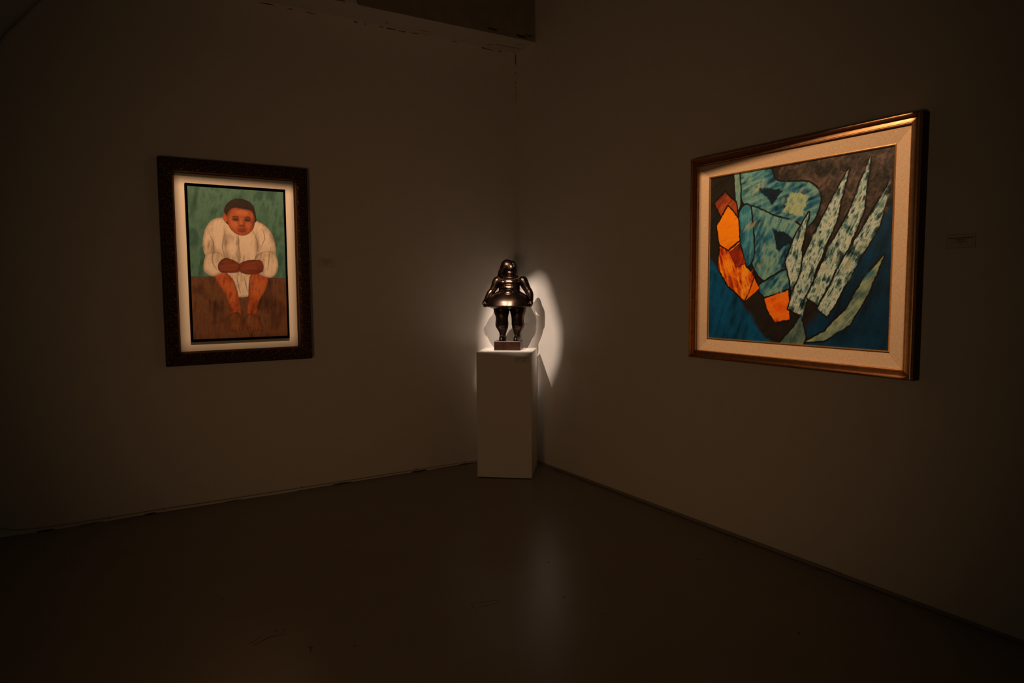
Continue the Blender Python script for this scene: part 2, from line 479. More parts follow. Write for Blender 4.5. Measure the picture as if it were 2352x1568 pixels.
class Picture:
    """a painted panel: colour and a little paint relief on a fine grid; u to the right, t upwards, both 0..1"""

    def __init__(s, W, H, nx, ny):
        s.W, s.H, s.nx, s.ny = W, H, nx, ny
        s.U, s.T = np.meshgrid(np.linspace(0, 1, nx), np.linspace(0, 1, ny))
        s.X = s.U * W; s.Y = s.T * H
        s.rgb = np.zeros((ny, nx, 3)); s.h = np.zeros((ny, nx))
        a = min(W, H)
        s.wx = (noise2((ny, nx), 40, 1) - .5) * a * .012 + (noise2((ny, nx), 7, 3, 2) - .5) * a * .006
        s.wy = (noise2((ny, nx), 40, 2) - .5) * a * .012 + (noise2((ny, nx), 7, 4, 2) - .5) * a * .006
        s.seed = 50

    def sdf(s, poly, warp=1.0):
        P = [(p[0] * s.W, p[1] * s.H) for p in poly]
        X = s.X + s.wx * warp; Y = s.Y + s.wy * warp
        ins = np.zeros(X.shape, bool); dmin = np.full(X.shape, 1e9)
        for i in range(len(P)):
            (x1, y1), (x2, y2) = P[i], P[(i + 1) % len(P)]
            c = (y1 > Y) != (y2 > Y)
            with np.errstate(divide='ignore', invalid='ignore'):
                xi = (x2 - x1) * (Y - y1) / ((y2 - y1) if y2 != y1 else 1e-9) + x1
            ins ^= c & (X < xi)
            dx, dy = x2 - x1, y2 - y1
            t = np.clip(((X - x1) * dx + (Y - y1) * dy) / (dx * dx + dy * dy + 1e-12), 0, 1)
            dmin = np.minimum(dmin, np.hypot(X - x1 - t * dx, Y - y1 - t * dy))
        return np.where(ins, -dmin, dmin)

    def smooth_poly(s, poly, n=6):
        Q = []
        P = list(poly); L = len(P)
        for i in range(L):
            a, b, c, d = (np.array(P[(i + k - 1) % L], float) for k in range(4))
            for j in range(n):
                t = j / n
                Q.append(tuple(.5 * (2 * b + (c - a) * t + (2 * a - 5 * b + 4 * c - d) * t * t + (3 * b - a - 3 * c + d) * t ** 3)))
        return Q

    def fill(s, d, cols, edge=.002, ang=0, cell=60, stretch=6, relief=.0006, contrast=2.2, alpha=1.0):
        """blend a brushy mix of cols where d<0"""
        s.seed += 7
        m = np.clip(.5 - d / edge, 0, 1) * alpha
        n = s.brush(ang, cell, stretch, s.seed, contrast)
        k = len(cols) - 1
        f = np.clip(n * k, 0, k - 1e-6); i0 = f.astype(int); fr = (f - i0)[..., None]
        C = np.array(cols)
        col = C[i0] * (1 - fr) + C[np.minimum(i0 + 1, k)] * fr
        s.rgb = s.rgb * (1 - m[..., None]) + col * m[..., None]
        s.h = s.h * (1 - m) + m * (relief * (s.brush(ang, 14, 5, s.seed + 3, 1.6) - .3))

    def brush(s, ang, cell, stretch, seed, contrast):
        rg = np.random.default_rng(seed)
        if not hasattr(s, 'cache'): s.cache = {}
        if cell not in s.cache:
            side = int((s.nx + s.ny) * 1.5)
            s.cache[cell] = (noise2((s.ny * 2, s.nx * 2), cell, seed, 5), noise2((side, side), max(3, cell / 6), seed + 1, 4))
        n0, big = s.cache[cell]
        oy = rg.integers(0, s.ny); ox = rg.integers(0, s.nx)
        n = n0[oy:oy + s.ny, ox:ox + s.nx]
        ca, sa = math.cos(ang), math.sin(ang)
        px = s.X / s.W * s.nx; py = s.Y / s.H * s.ny
        u = (px * ca + py * sa); v = (-px * sa + py * ca)
        S = big.shape[0]
        iu = (u / stretch + rg.integers(0, S)).astype(int) % S
        iv = (v + rg.integers(0, S)).astype(int) % S
        g = big[iu, iv]
        return np.clip(((n * .6 + g * .4) - .5) * contrast + .5, 0, 1)

    def line(s, pts, width, col, warp=1.0, soft=.0015, taper=True, alpha=1.0):
        P = [(p[0] * s.W, p[1] * s.H) for p in catm2(pts)]
        X = s.X + s.wx * warp; Y = s.Y + s.wy * warp
        best = np.full(X.shape, 1e9)
        n = len(P) - 1
        for i in range(n):
            (x1, y1), (x2, y2) = P[i], P[i + 1]
            dx, dy = x2 - x1, y2 - y1
            t = np.clip(((X - x1) * dx + (Y - y1) * dy) / (dx * dx + dy * dy + 1e-12), 0, 1)
            wd = width * (1 if not taper else (.35 + .65 * math.sin(math.pi * (i + .5) / n)))
            best = np.minimum(best, np.hypot(X - x1 - t * dx, Y - y1 - t * dy) - wd / 2)
        m = (np.clip(.5 - best / soft, 0, 1) * alpha)[..., None]
        s.rgb = s.rgb * (1 - m) + np.array(col) * m

    def build(s, name, m, parent, P3, depth):
        ny, nx = s.ny, s.nx
        xs = s.X.ravel(); zs = s.Y.ravel(); hs = s.h.ravel()
        co = P3(xs, depth + hs, zs)
        idx = np.arange(ny * nx).reshape(ny, nx)
        q = np.stack([idx[:-1, :-1], idx[:-1, 1:], idx[1:, 1:], idx[1:, :-1]], -1).reshape(-1, 4)
        nF = len(q)
        # rim and back, so that the panel has thickness
        rim = np.concatenate([idx[0, :-1], idx[:-1, -1], idx[-1, :0:-1], idx[:0:-1, 0]])
        back = P3(xs[rim], np.full(len(rim), depth - .018), zs[rim])
        base = ny * nx; k = len(rim)
        rq = np.stack([rim, base + np.arange(k), base + (np.arange(k) + 1) % k, np.roll(rim, -1)], -1)
        allco = np.vstack([co, back]).astype(np.float32)
        quads = np.vstack([q, rq])
        me = bpy.data.meshes.new(name)
        me.vertices.add(len(allco)); me.vertices.foreach_set('co', allco.ravel())
        nl = quads.size + k
        me.loops.add(nl)
        loops = np.concatenate([quads.ravel(), base + np.arange(k)]).astype(np.int32)
        me.loops.foreach_set('vertex_index', loops)
        starts = np.concatenate([np.arange(len(quads)) * 4, [quads.size]]).astype(np.int32)
        me.polygons.add(len(starts))
        me.polygons.foreach_set('loop_start', starts)
        me.update(calc_edges=True); me.validate()
        me.polygons.foreach_set('use_smooth', np.concatenate([np.ones(nF, bool), np.zeros(len(starts) - nF, bool)]))
        at = me.color_attributes.new('Col', 'FLOAT_COLOR', 'POINT')
        c = np.ones((len(allco), 4), np.float32)
        c[:ny * nx, :3] = s.rgb.reshape(-1, 3)
        c[ny * nx:, :3] = c[rim, :3] * .5 + .02
        at.data.foreach_set('color', c.ravel())
        me.materials.append(m)
        o = bpy.data.objects.new(name, me); COL.objects.link(o); o.parent = parent
        return o


def catm2(pts, n=5):
    if len(pts) < 3: return list(pts)
    return [tuple(p) for p in catmull([(a, b) for a, b in pts], n)]


M_PAINT_R = vcol_mat('oil_paint_thick', .5, .3, bump=.25, scale=220)
M_PAINT_L = vcol_mat('oil_paint_thin', .6, .3, bump=.2, scale=350)
M_CARVED = vcol_mat('carved_gilt_wood', .5, .3, metal=.3)

# ---- the wide painting on the right wall (faces +x); local s runs along +y
RY0, RY1, RZ0, RZ1 = 2.090, 3.455, 1.062, 2.276
rp = empty('framed_painting', (0, (RY0 + RY1) / 2, RZ0))
tag(rp, 'wide blue, teal and orange abstract painting in gilt frame with linen slip, right wall', 'painting')
cy = (RY0 + RY1) / 2
P3R = lambda s, d, z: (d, s - cy, z - RZ0)
prof = [(0, .001), (0, .052), (.0015, .054), (.0015, .068), (.004, .0735), (.008, .075), (.0115, .0735), (.013, .070), (.0145, .0690), (.0160, .0600), (.0180, .0560), (.0220, .0560), (.0280, .0572), (.034, .0590),
        (.0405, .0615), (.0415, .0580), (.0425, .0600), (.0455, .0615), (.0490, .0580), (.0500, .046), (.053, .043), (.053, .001)]
for o in rail_set('frame_rail', M_GOLD, rp, RY0, RY1, RZ0, RZ1, prof, P3R):
    o.data.materials.append(M_SIDE)
    for k_, pl_ in enumerate(o.data.polygons):
        if k_ in (0, 1): pl_.material_index = 1
prof = [(0, .012), (0, .0500), (.076, .0362), (.078, .0345), (.078, .012)]
rail_set('linen_slip', M_LINEN, rp, RY0 + .0515, RY1 - .0515, RZ0 + .0445 - .0005, RZ1 - .0525, prof, P3R)
prof = [(0, .012), (0, .0365), (.0012, .0395), (.0040, .0405), (.0078, .0395), (.0090, .036), (.0090, .012)]
rail_set('gilt_fillet', M_FILLET, rp, 2.2095, 3.3325, 1.1825, 2.1560, prof, P3R)
box('backing_board', .003, .010, RY0 + .02 - cy, RY1 - .02 - cy, .02, RZ1 - RZ0 - .02, M_TRAY, rp)
for y, z in ((3.395, 1.145), (3.395, 1.16), (3.05, 2.2302), (2.66, 2.2302)):
    bm = bmesh.new(); bmesh.ops.create_icosphere(bm, subdivisions=1, radius=.0028)
    bmesh.ops.scale(bm, verts=bm.verts, vec=(.5, .8, 1.4)); bmesh.ops.translate(bm, verts=bm.verts, vec=(.0502, y - cy + .0085, z - RZ0))
    bm_obj('chip_in_gilding', bm, M_CHIP, rp)

W, H = 1.109, .9595
pic = Picture(W, H, 600, 520)
full = np.full(pic.X.shape, -1.0)
K1, K2, K3 = srgb(22, 22, 22), srgb(38, 34, 30), srgb(60, 54, 50)
pic.fill(full, [K1, K2, K1], ang=.6, cell=80)
# dark umber and mauve ground, upper right
d = pic.sdf([(.44, 1.02), (.40, .80), (.62, .60), (.85, .50), (1.02, .78), (1.02, 1.02)], 4)
pic.fill(d, [srgb(30, 30, 30), srgb(50, 48, 46), srgb(70, 62, 58), srgb(104, 88, 84)], edge=.03, ang=.9, cell=34, stretch=2, contrast=2.6, relief=.0014)
# deep blue ground
B = [srgb(0, 40, 62), srgb(0, 68, 112), srgb(0, 88, 142), srgb(0, 58, 94)]
d = pic.sdf([(-.02, .52), (.06, .44), (.12, .36), (.20, .26), (.30, .14), (.38, .02), (.46, -.02), (-.02, -.02)], 3)
pic.fill(d, B, edge=.02, ang=1.2, cell=70)
d = pic.sdf([(.52, -.02), (.60, .10), (.70, .22), (.78, .40), (.84, .56), (.93, .66), (1.02, .74), (1.02, -.02)], 3)
pic.fill(d, [srgb(0, 28, 44), srgb(0, 50, 84), srgb(0, 66, 112)], edge=.03, ang=1.3, cell=90)
INK = srgb(18, 17, 18)
TE = [srgb(10, 44, 72), srgb(34, 100, 132), srgb(84, 144, 154), srgb(124, 172, 162), srgb(54, 120, 142)]
PA = [srgb(14, 34, 40), srgb(70, 112, 118), srgb(150, 186, 184), srgb(206, 222, 214), srgb(96, 140, 146), srgb(34, 66, 78)]
OR = [srgb(150, 40, 16), srgb(226, 96, 20), srgb(255, 146, 20), srgb(255, 170, 40), srgb(214, 84, 22)]


def plane(poly, cols, ang, out=.010, cell=46, smooth=True, relief=.001, warp=1.0, contrast=2.4):
    q = pic.smooth_poly(poly) if smooth else poly
    dd = pic.sdf(q, warp)
    pic.fill(dd - out, [INK, K1], edge=.004, ang=ang, relief=.0003)
    pic.fill(dd, cols, edge=.003, ang=ang, cell=cell, relief=relief, contrast=contrast)
    return dd


# big overlapping teal planes, like sails
plane([(.17, .98), (.36, 1.01), (.42, .92), (.60, .88), (.66, .78), (.58, .64), (.40, .74), (.24, .80)], TE, .3)
plane([(.24, .78), (.42, .72), (.58, .62), (.50, .42), (.36, .36), (.27, .50)], TE, 1.1)
plane([(.20, .76), (.26, .79), (.29, .52), (.24, .44), (.20, .58)], [srgb(20, 84, 120), srgb(60, 140, 168), srgb(120, 178, 176)], 1.5)
plane([(.36, .35), (.50, .41), (.49, .26), (.42, .22), (.33, .30)], TE, .8)
plane([(.16, 1.01), (.19, 1.01), (.20, .82), (.18, .80)], [srgb(60, 120, 130), srgb(130, 168, 150), srgb(30, 140, 180)], 1.5)
for poly, ang in (([(.30, .90), (.46, .86), (.40, .79)], .2), ([(.40, .66), (.54, .58), (.44, .52)], 1.0)):
    pic.fill(pic.sdf(poly, 2), [srgb(8, 30, 48), srgb(14, 44, 66)], edge=.006, ang=ang, cell=30)
pic.fill(pic.sdf([(.50, .84), (.60, .82), (.57, .70), (.46, .74)], 3), [srgb(92, 150, 146), srgb(170, 190, 150), srgb(110, 160, 150)], edge=.01, ang=.9, cell=20)
# orange wedges
plane([(.03, .84), (.10, .90), (.17, .83), (.19, .74), (.10, .72)], [srgb(90, 40, 30), srgb(150, 66, 36), srgb(196, 96, 40)], .7, smooth=False)
plane([(.05, .70), (.12, .81), (.19, .73), (.20, .60), (.13, .55), (.07, .58)], [srgb(236, 120, 10), srgb(255, 152, 16), srgb(250, 130, 20)], .5, smooth=False)
plane([(.07, .57), (.13, .54), (.20, .59), (.24, .44), (.30, .38), (.24, .24), (.13, .33), (.06, .44)], OR, 1.9, contrast=3, smooth=False)
plane([(.20, .58), (.24, .46), (.18, .44), (.14, .53)], [srgb(92, 22, 14), srgb(150, 44, 20), srgb(200, 70, 24)], 1.2, out=.004, smooth=False)
plane([(.25, .24), (.30, .37), (.33, .31)], [srgb(240, 110, 12), srgb(255, 140, 20)], 1.2, out=.006, smooth=False)
plane([(.36, .25), (.50, .30), (.51, .14), (.43, .12), (.38, .19)], [srgb(236, 90, 14), srgb(255, 134, 20), srgb(200, 66, 20)], .5, smooth=False)
# tall pale shards leaning to the upper right, with pointed ends
plane([(.50, .20), (.56, .44), (.66, .66), (.79, .92), (.74, .66), (.64, .40), (.58, .16)], PA, 1.15, cell=30, contrast=2.8, relief=.0014, smooth=False)
plane([(.60, .26), (.70, .50), (.80, .70), (.89, .96), (.87, .70), (.77, .44), (.66, .22)], PA, 1.15, cell=30, contrast=2.8, relief=.0014, smooth=False)
plane([(.66, .20), (.78, .46), (.88, .64), (.985, .84), (.94, .62), (.84, .42), (.71, .16)], PA, 1.0, cell=30, contrast=2.8, relief=.0014, smooth=False)
plane([(.52, .30), (.48, .46), (.53, .60), (.60, .72), (.57, .54), (.56, .40)], PA, 1.3, cell=30, contrast=2.8, smooth=False)
plane([(.60, .02), (.70, .08), (.80, .20), (.88, .36), (.965, .47), (.90, .28), (.82, .12), (.70, .03)], [srgb(70, 104, 100), srgb(130, 158, 140), srgb(168, 188, 160)], .8, cell=30, smooth=False)
plane([(.45, -.01), (.50, .05), (.54, .10), (.57, .16), (.60, .04), (.58, -.01)], [srgb(60, 92, 92), srgb(120, 150, 136)], 1.2, cell=30, smooth=False)
# palette-knife patches of dark, ochre and pale paint dragged over the planes
pr = np.random.default_rng(5)
for k in range(150):
    u = pr.uniform(.20, .96); t = pr.uniform(.10, .95)
    iy, ix = int(t * 519), int(u * 599)
    c = pic.rgb[iy, ix]
    if c.sum() < .30: continue
    warm = c[0] > c[2] * 2
    L_ = pr.uniform(.012, .045); a = pr.uniform(.7, 1.5); w2 = pr.uniform(.004, .012)
    dx, dy = math.cos(a) * L_, math.sin(a) * L_
    px_, py_ = -math.sin(a) * w2, math.cos(a) * w2
    q = [(u - dx, t - dy), (u + px_, t + py_), (u + dx, t + dy), (u - px_, t - py_)]
    pal = ([srgb(190, 60, 20), srgb(255, 160, 40)], [srgb(232, 110, 20), srgb(150, 40, 18)]) if warm else ([srgb(10, 44, 60), srgb(30, 84, 100)], [srgb(176, 206, 196), srgb(120, 164, 160)], [srgb(190, 190, 140), srgb(140, 170, 140)], [srgb(20, 100, 150), srgb(50, 130, 170)])
    pic.fill(pic.sdf(q, 1.2), pal[pr.integers(0, len(pal))], edge=.012, ang=a, cell=34, relief=.0014, alpha=.6)
for k in range(60):
    u = pr.uniform(.50, .99); t = pr.uniform(.62, .99)
    if pic.rgb[int(t * 519), int(u * 599)].sum() > .35 or t < 1.25 - u * .6 - .1: continue
    a = pr.uniform(0, 3.1); L_ = pr.uniform(.01, .035); w2 = pr.uniform(.004, .012)
    dx, dy = math.cos(a) * L_, math.sin(a) * L_; px_, py_ = -math.sin(a) * w2, math.cos(a) * w2
    pic.fill(pic.sdf([(u - dx, t - dy), (u + px_, t + py_), (u + dx, t + dy), (u - px_, t - py_)], 3), [srgb(120, 96, 92), srgb(60, 54, 52)], edge=.01, ang=a, cell=34, relief=.0016, alpha=.6)
PR = P3R(2.2365, 0, 1.1925)
P3Rc = lambda x, d, z: np.stack([np.asarray(d) + 0 * np.asarray(x), np.asarray(x) + 2.2165 - cy, np.asarray(z) + 1.1895 - RZ0], -1)
pic.build('canvas', M_PAINT_R, rp, P3Rc, .0325)

# ---- the tall painting on the left wall (faces +y); picture right is towards -x
LX0, LX1, LZ0, LZ1 = 1.8353, 2.8047, .9896, 2.3691
lp = empty('framed_painting.001', ((LX0 + LX1) / 2, 0, LZ0))
tag(lp, 'tall portrait of seated figure in white clothes on green, dark carved frame, left wall', 'painting')
cx = (LX0 + LX1) / 2
P3L = lambda s, d, z: (s - cx, d, z - LZ0)


def relief(k, s, L, wd):
    """carved scrolls and leaves across the flat of the rail"""
    wr = .094
    x = wd / wr
    edge_fade = min(1, max(0, (x - .07) / .06)) * min(1, max(0, (.86 - x) / .06))
    per = .118
    ph = (s / L * round(L / per)) % 1.0
    m = abs(ph - .5) * 2
    yy = x - .48
    r1 = math.hypot((ph - .5) * 1.25, yy)
    a1 = math.atan2(yy, (ph - .5) * 1.25)
    spiral = math.cos(26 * r1 - 2 * a1)
    leaf = math.cos(9 * a1 + 14 * m) * max(0, 1 - abs(r1 - .38) * 3.6)
    vein = math.sin(s * 170 + 7 * math.sin(yy * 9 + k)) * .35 * max(0, abs(yy) - .12) * 2.2
    h = .55 * max(-.6, spiral) * max(0, 1 - r1 * 1.25) + .7 * leaf + vein
    h += .22 * math.sin(s * 330 + x * 21) * math.sin(x * 37 + s * 97)
    if .88 < x < .95:
        return (.0012 * math.sin(s * 520), .35)
    g = max(0, min(1, (h - .2) * 1.4))
    return (.0048 * h * edge_fade, (g ** 1.3) * .8 * edge_fade + .03)


prof = [(0, .001), (0, .048), (.002, .055), (.005, .060)]
for i in range(26):
    x = .0065 + (.078 - .0065) * i / 25
    prof.append((x, .060 - .010 * (x / .08) ** 1.6 + .003 * math.sin(math.pi * x / .08)))
prof += [(.080, .047), (.083, .0495), (.086, .0485), (.0885, .045), (.090, .041), (.0925, .040), (.0935, .036), (.094, .016), (.094, .001)]
rail_set('frame_rail', M_CARVED, lp, LX0, LX1, LZ0, LZ1, prof, P3L, 380, relief)
box('mount_board', LX0 + .08 - cx, LX1 - .08 - cx, .004, .018, .08, LZ1 - LZ0 - .08, M_MAT, lp)
# shallow black tray that holds the canvas
tx0, tx1, tz0, tz1 = 1.990, 2.645, 1.146, 2.213
prof = [(0, .0175), (0, .0335), (.0012, .0345), (.0020, .0335), (.0022, .0175)]
rail_set('tray_rim', M_TRAY, lp, tx0, tx1, tz0, tz1, prof, P3L)
box('tray_back', tx0 + .002 - cx, tx1 - .002 - cx, .0182, .0205, tz0 + .002 - LZ0, tz1 - .002 - LZ0, M_TRAY, lp)
W, H = .626, 1.027
pic = Picture(W, H, 300, 480)
full = np.full(pic.X.shape, -1.0)
pic.fill(full, [srgb(34, 66, 58), srgb(54, 96, 84), srgb(82, 128, 114), srgb(50, 92, 84), srgb(70, 118, 108)], ang=1.4, cell=90, stretch=3, contrast=1.7, relief=.0003)
d = pic.sdf([(-.02, -.02), (1.02, -.02), (1.02, .405), (-.02, .415)], 1)
pic.fill(d, [srgb(52, 30, 22), srgb(88, 54, 36), srgb(112, 74, 48), srgb(68, 40, 28)], ang=1.5, cell=50, contrast=2, relief=.0003)
pic.line([(0, .415), (.5, .41), (1, .405)], .004, srgb(44, 34, 28), .5, taper=False, alpha=.6)
WH = [srgb(150, 130, 116), srgb(206, 188, 168), srgb(232, 216, 196), srgb(214, 198, 180)]
SK = [srgb(120, 50, 24), srgb(168, 80, 40), srgb(196, 106, 56), srgb(150, 70, 36)]
SH = srgb(104, 92, 88)


def blob(poly, cols, ang=1.4, shade=None, edge=.003, cell=34):
    dd = pic.sdf(pic.smooth_poly(poly), .8)
    pic.fill(dd, cols, edge=edge, ang=ang, cell=cell, relief=.0003, contrast=2.2)
    if shade is not None:
        m = (np.clip(1 + dd / .018, 0, 1) * (dd < 0) * .55)[..., None]
        pic.rgb = pic.rgb * (1 - m) + np.array(shade) * m
    return dd


# a plain seated figure: broad white shirt, hands resting on the knees
blob([(.18, .50), (.13, .62), (.17, .74), (.28, .80), (.50, .81), (.72, .79), (.86, .71), (.90, .58), (.88, .46), (.70, .40), (.66, .30), (.46, .28), (.34, .38), (.22, .42)], WH, shade=SH)
blob([(.20, .46), (.30, .47), (.44, .38), (.50, .18), (.47, .13), (.40, .15), (.35, .28)], SK, shade=srgb(84, 40, 22))
blob([(.62, .44), (.80, .46), (.78, .34), (.69, .24), (.66, .13), (.56, .13), (.58, .26)], SK, shade=srgb(84, 40, 22))
blob([(.38, .16), (.48, .17), (.52, .08), (.49, .045), (.38, .05), (.37, .10)], [srgb(96, 54, 30), srgb(140, 86, 46)], shade=srgb(60, 34, 22))
blob([(.56, .16), (.66, .15), (.72, .07), (.68, .045), (.57, .04), (.54, .09)], [srgb(96, 54, 30), srgb(140, 86, 46)], shade=srgb(60, 34, 22))
for x0 in (.395, .42, .445, .47):
    pic.line([(x0, .05), (x0 + .004, .075)], .003, srgb(56, 32, 20), .3)
for x0 in (.595, .62, .645, .67):
    pic.line([(x0, .046), (x0 - .002, .072)], .003, srgb(56, 32, 20), .3)
# sleeves and forearms reaching down to the knees
blob([(.16, .56), (.13, .46), (.22, .42), (.34, .46), (.36, .53), (.28, .58)], WH, shade=SH)
blob([(.66, .54), (.70, .44), (.84, .41), (.92, .48), (.88, .58), (.76, .59)], WH, shade=SH)
for (ex_, ey_, rx_, ry_) in ((.29, .67, .05, .06), (.42, .62, .03, .08), (.60, .62, .03, .09), (.78, .64, .05, .06), (.24, .51, .04, .035), (.82, .51, .04, .035)):
    dd = (np.hypot((pic.U - ex_) / rx_, (pic.T - ey_) / ry_) - 1) * rx_ * W
    pic.fill(dd, [srgb(236, 222, 204), srgb(222, 206, 188)], edge=.035, relief=.0002, alpha=.7)
for (ex_, ey_, rx_, ry_) in ((.36, .64, .018, .07), (.235, .60, .015, .06), (.69, .64, .018, .07), (.86, .58, .012, .04), (.49, .58, .012, .07)):
    dd = (np.hypot((pic.U - ex_) / rx_, (pic.T - ey_) / ry_) - 1) * rx_ * W
    pic.fill(dd, [srgb(120, 106, 98), srgb(150, 134, 122)], edge=.02, relief=.0002, alpha=.6)
blob([(.28, .50), (.36, .54), (.50, .50), (.50, .45), (.38, .44), (.29, .45)], [srgb(96, 44, 26), srgb(136, 66, 38), srgb(112, 52, 30)], ang=.1, shade=srgb(66, 32, 22))
blob([(.50, .50), (.62, .53), (.74, .52), (.74, .45), (.60, .43), (.50, .45)], [srgb(96, 44, 26), srgb(136, 66, 38), srgb(112, 52, 30)], ang=.1, shade=srgb(66, 32, 22))
pic.line([(.45, .455), (.50, .475), (.55, .50)], .004, srgb(56, 28, 18), .4)
for p in ([(.36, .72), (.33, .62), (.35, .54)], [(.66, .72), (.70, .64), (.68, .55)], [(.50, .70), (.50, .62), (.51, .54)], [(.24, .60), (.22, .52), (.26, .46)], [(.84, .62), (.82, .54), (.80, .46)],
          [(.46, .42), (.48, .36), (.50, .30)], [(.54, .42), (.56, .36), (.58, .31)], [(.42, .42), (.43, .37), (.46, .33)], [(.60, .42), (.61, .37), (.62, .32)], [(.20, .70), (.24, .64), (.23, .58)], [(.76, .74), (.78, .68), (.74, .62)]):
    pic.line(p, .007, srgb(128, 112, 102), 1, soft=.004, alpha=.75)
# head with short dark hair
blob([(.36, .80), (.37, .88), (.45, .93), (.55, .94), (.65, .91), (.69, .84), (.68, .78), (.52, .76), (.40, .76)], [srgb(30, 20, 18), srgb(52, 36, 32)])
blob([(.36, .84), (.345, .80), (.37, .775), (.40, .80)], SK)
dd = blob([(.39, .79), (.40, .84), (.46, .875), (.56, .872), (.655, .855), (.675, .78), (.65, .73), (.58, .695), (.50, .695), (.42, .73)], [srgb(134, 62, 34), srgb(176, 92, 52), srgb(190, 106, 64)], shade=srgb(96, 44, 26))
for (ex_, ey_, rx_, ry_, cc, al) in ((.475, .800, .035, .014, (92, 42, 26), .55), (.605, .800, .035, .014, (92, 42, 26), .55), (.54, .775, .022, .030, (206, 122, 72), .5), (.54, .757, .030, .010, (110, 50, 30), .5),
                                   (.54, .722, .045, .010, (110, 46, 30), .5), (.47, .765, .03, .02, (206, 120, 70), .4), (.61, .765, .03, .02, (200, 112, 66), .4), (.54, .845, .06, .018, (206, 124, 76), .4)):
    dd = (np.hypot((pic.U - ex_) / rx_, (pic.T - ey_) / ry_) - 1) * rx_ * W
    pic.fill(dd, [srgb(*cc), srgb(*cc)], edge=.014, relief=.0002, alpha=min(1, al * 1.6))
pic.line([(.44, .812), (.475, .820), (.51, .812)], .006, srgb(44, 24, 18), .4)
pic.line([(.57, .812), (.605, .820), (.64, .810)], .006, srgb(44, 24, 18), .4)
pic.line([(.455, .794), (.48, .798), (.505, .793)], .006, srgb(30, 18, 14), .3)
pic.line([(.575, .793), (.60, .798), (.625, .792)], .006, srgb(30, 18, 14), .3)
pic.line([(.54, .80), (.555, .768), (.53, .757)], .004, srgb(96, 46, 28), .3)
pic.line([(.49, .732), (.54, .738), (.59, .731)], .006, srgb(84, 34, 22), .3)
P3Lc = lambda x, d, z: np.stack([2.6330 - np.asarray(x) - cx, np.asarray(d) + 0 * np.asarray(x), np.asarray(z) + 1.1640 - LZ0], -1)
cv = pic.build('canvas', M_PAINT_L, lp, P3Lc, .043)
bm = bmesh.new(); bm.from_mesh(cv.data); bmesh.ops.reverse_faces(bm, faces=bm.faces); bm.to_mesh(cv.data); bm.free()

# ------------------------------------------------------------------ wall labels


def wall_label(label, loc, rz, lines, w=.117, h=.058):
    e = empty('wall_label', loc, rz)      # local x to the reader's right, -y out of the wall
    tag(e, label, 'label')
    box('card', -w / 2, w / 2, -.0035, .0005, -h / 2, h / 2, M_PAPER, e, .0006)
    box('card_edge', -w / 2 - .0009, w / 2 + .0009, -.0022, 0, -h / 2 - .0012, h / 2 + .0009, M_EDGE, e)
    for (x0, x1, z, t) in lines:
        # words of one printed line
        v, f = [], []
        x = x0
        while x < x1 - .001:
            ww = min(random.uniform(.006, .014), x1 - x)
            xx = x
            while xx < x + ww - .0004:
                b = .0011
                k = len(v)
                hh = t * random.choice((.8, 1, 1, 1.2)) / 2
                v += [(xx, -.0037, z - hh), (xx + b, -.0037, z - hh), (xx + b, -.0037, z + hh), (xx, -.0037, z + hh), (xx, -.0034, z - hh), (xx + b, -.0034, z - hh), (xx + b, -.0034, z + hh), (xx, -.0034, z + hh)]
                f += [(k, k + 1, k + 2, k + 3), (k + 4, k + 7, k + 6, k + 5), (k, k + 4, k + 5, k + 1), (k + 2, k + 6, k + 7, k + 3), (k, k + 3, k + 7, k + 4), (k + 1, k + 5, k + 6, k + 2)]
                xx += b + .0004
            x += ww + .0018
        mesh_obj('text_line', v, f, M_INK, e)
    return e


# left wall faces +y: reader's right is -x, so rotate by 180 degrees; right wall faces +x: reader's right is +y, rotate by 90
wall_label('small printed card right of the tall portrait', (1.693, 0, 1.6975), math.pi, [(-.034, .036, .013, .0038), (-.026, .026, .004, .0022), (-.030, .026, -.003, .0022), (-.008, .010, -.010, .0022)])
wall_label('small printed card right of the gilt-framed painting', (0, 3.607, 1.692), math.pi / 2, [(-.049, .052, .013, .0042), (-.020, .026, .006, .0024), (-.012, .012, .001, .0022), (-.022, .026, -.004, .0024), (-.004, .006, -.010, .0024)])

# ------------------------------------------------------------------ pedestal and bronze
TH = R(140.143)
A = Vector((math.cos(TH), math.sin(TH), 0)); Bv = Vector((-math.sin(TH), math.cos(TH), 0))
O = Vector((.66270966, .43494469, 0))
pd = empty('pedestal', O, TH)
tag(pd, 'tall white painted box pedestal in the corner of the room', 'pedestal')
box('plinth_body', 0, .4353, 0, .4262, .006, 1.0, M_PED, pd, .0035)
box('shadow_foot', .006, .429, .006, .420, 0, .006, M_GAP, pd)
lb = wall_label('small printed card on the front of the white pedestal', O + A * .3578 + Vector((0, 0, .9467)), TH, [(-.045, .045, .008, .0035), (-.045, -.02, -.006, .0024), (.0, .028, -.008, .0024)], w=.110, h=.0495)

FO = O + A * .2215 + Bv * .249 + Vector((0, 0, 1.0))
st = empty('bronze_statuette', FO, TH)
tag(st, 'dark bronze statuette of a stout woman holding out her short skirt, on the pedestal', 'sculpture')
box('base_block', -.1055, .1075, -.0885, .0885, 0, .0735, M_BRONZE3, st, .0022)

KX, KZ = .000592, .000584


def g(x, y, d=0):
    """figure coordinates: x, y measured on the front view, d forward"""
    return (.0080 + (x - 650) * KX, -d, .7265 - (y - 160) * KZ)


def TB(rows, sides=16, n=6):
    out = []
    for row in rows:
        x, y, d, r_ = row[:4]
        ry = row[4] if len(row) > 4 else r_
        out.append((*g(x, y, d), r_, ry))
    return tube_geo(out, sides, n)


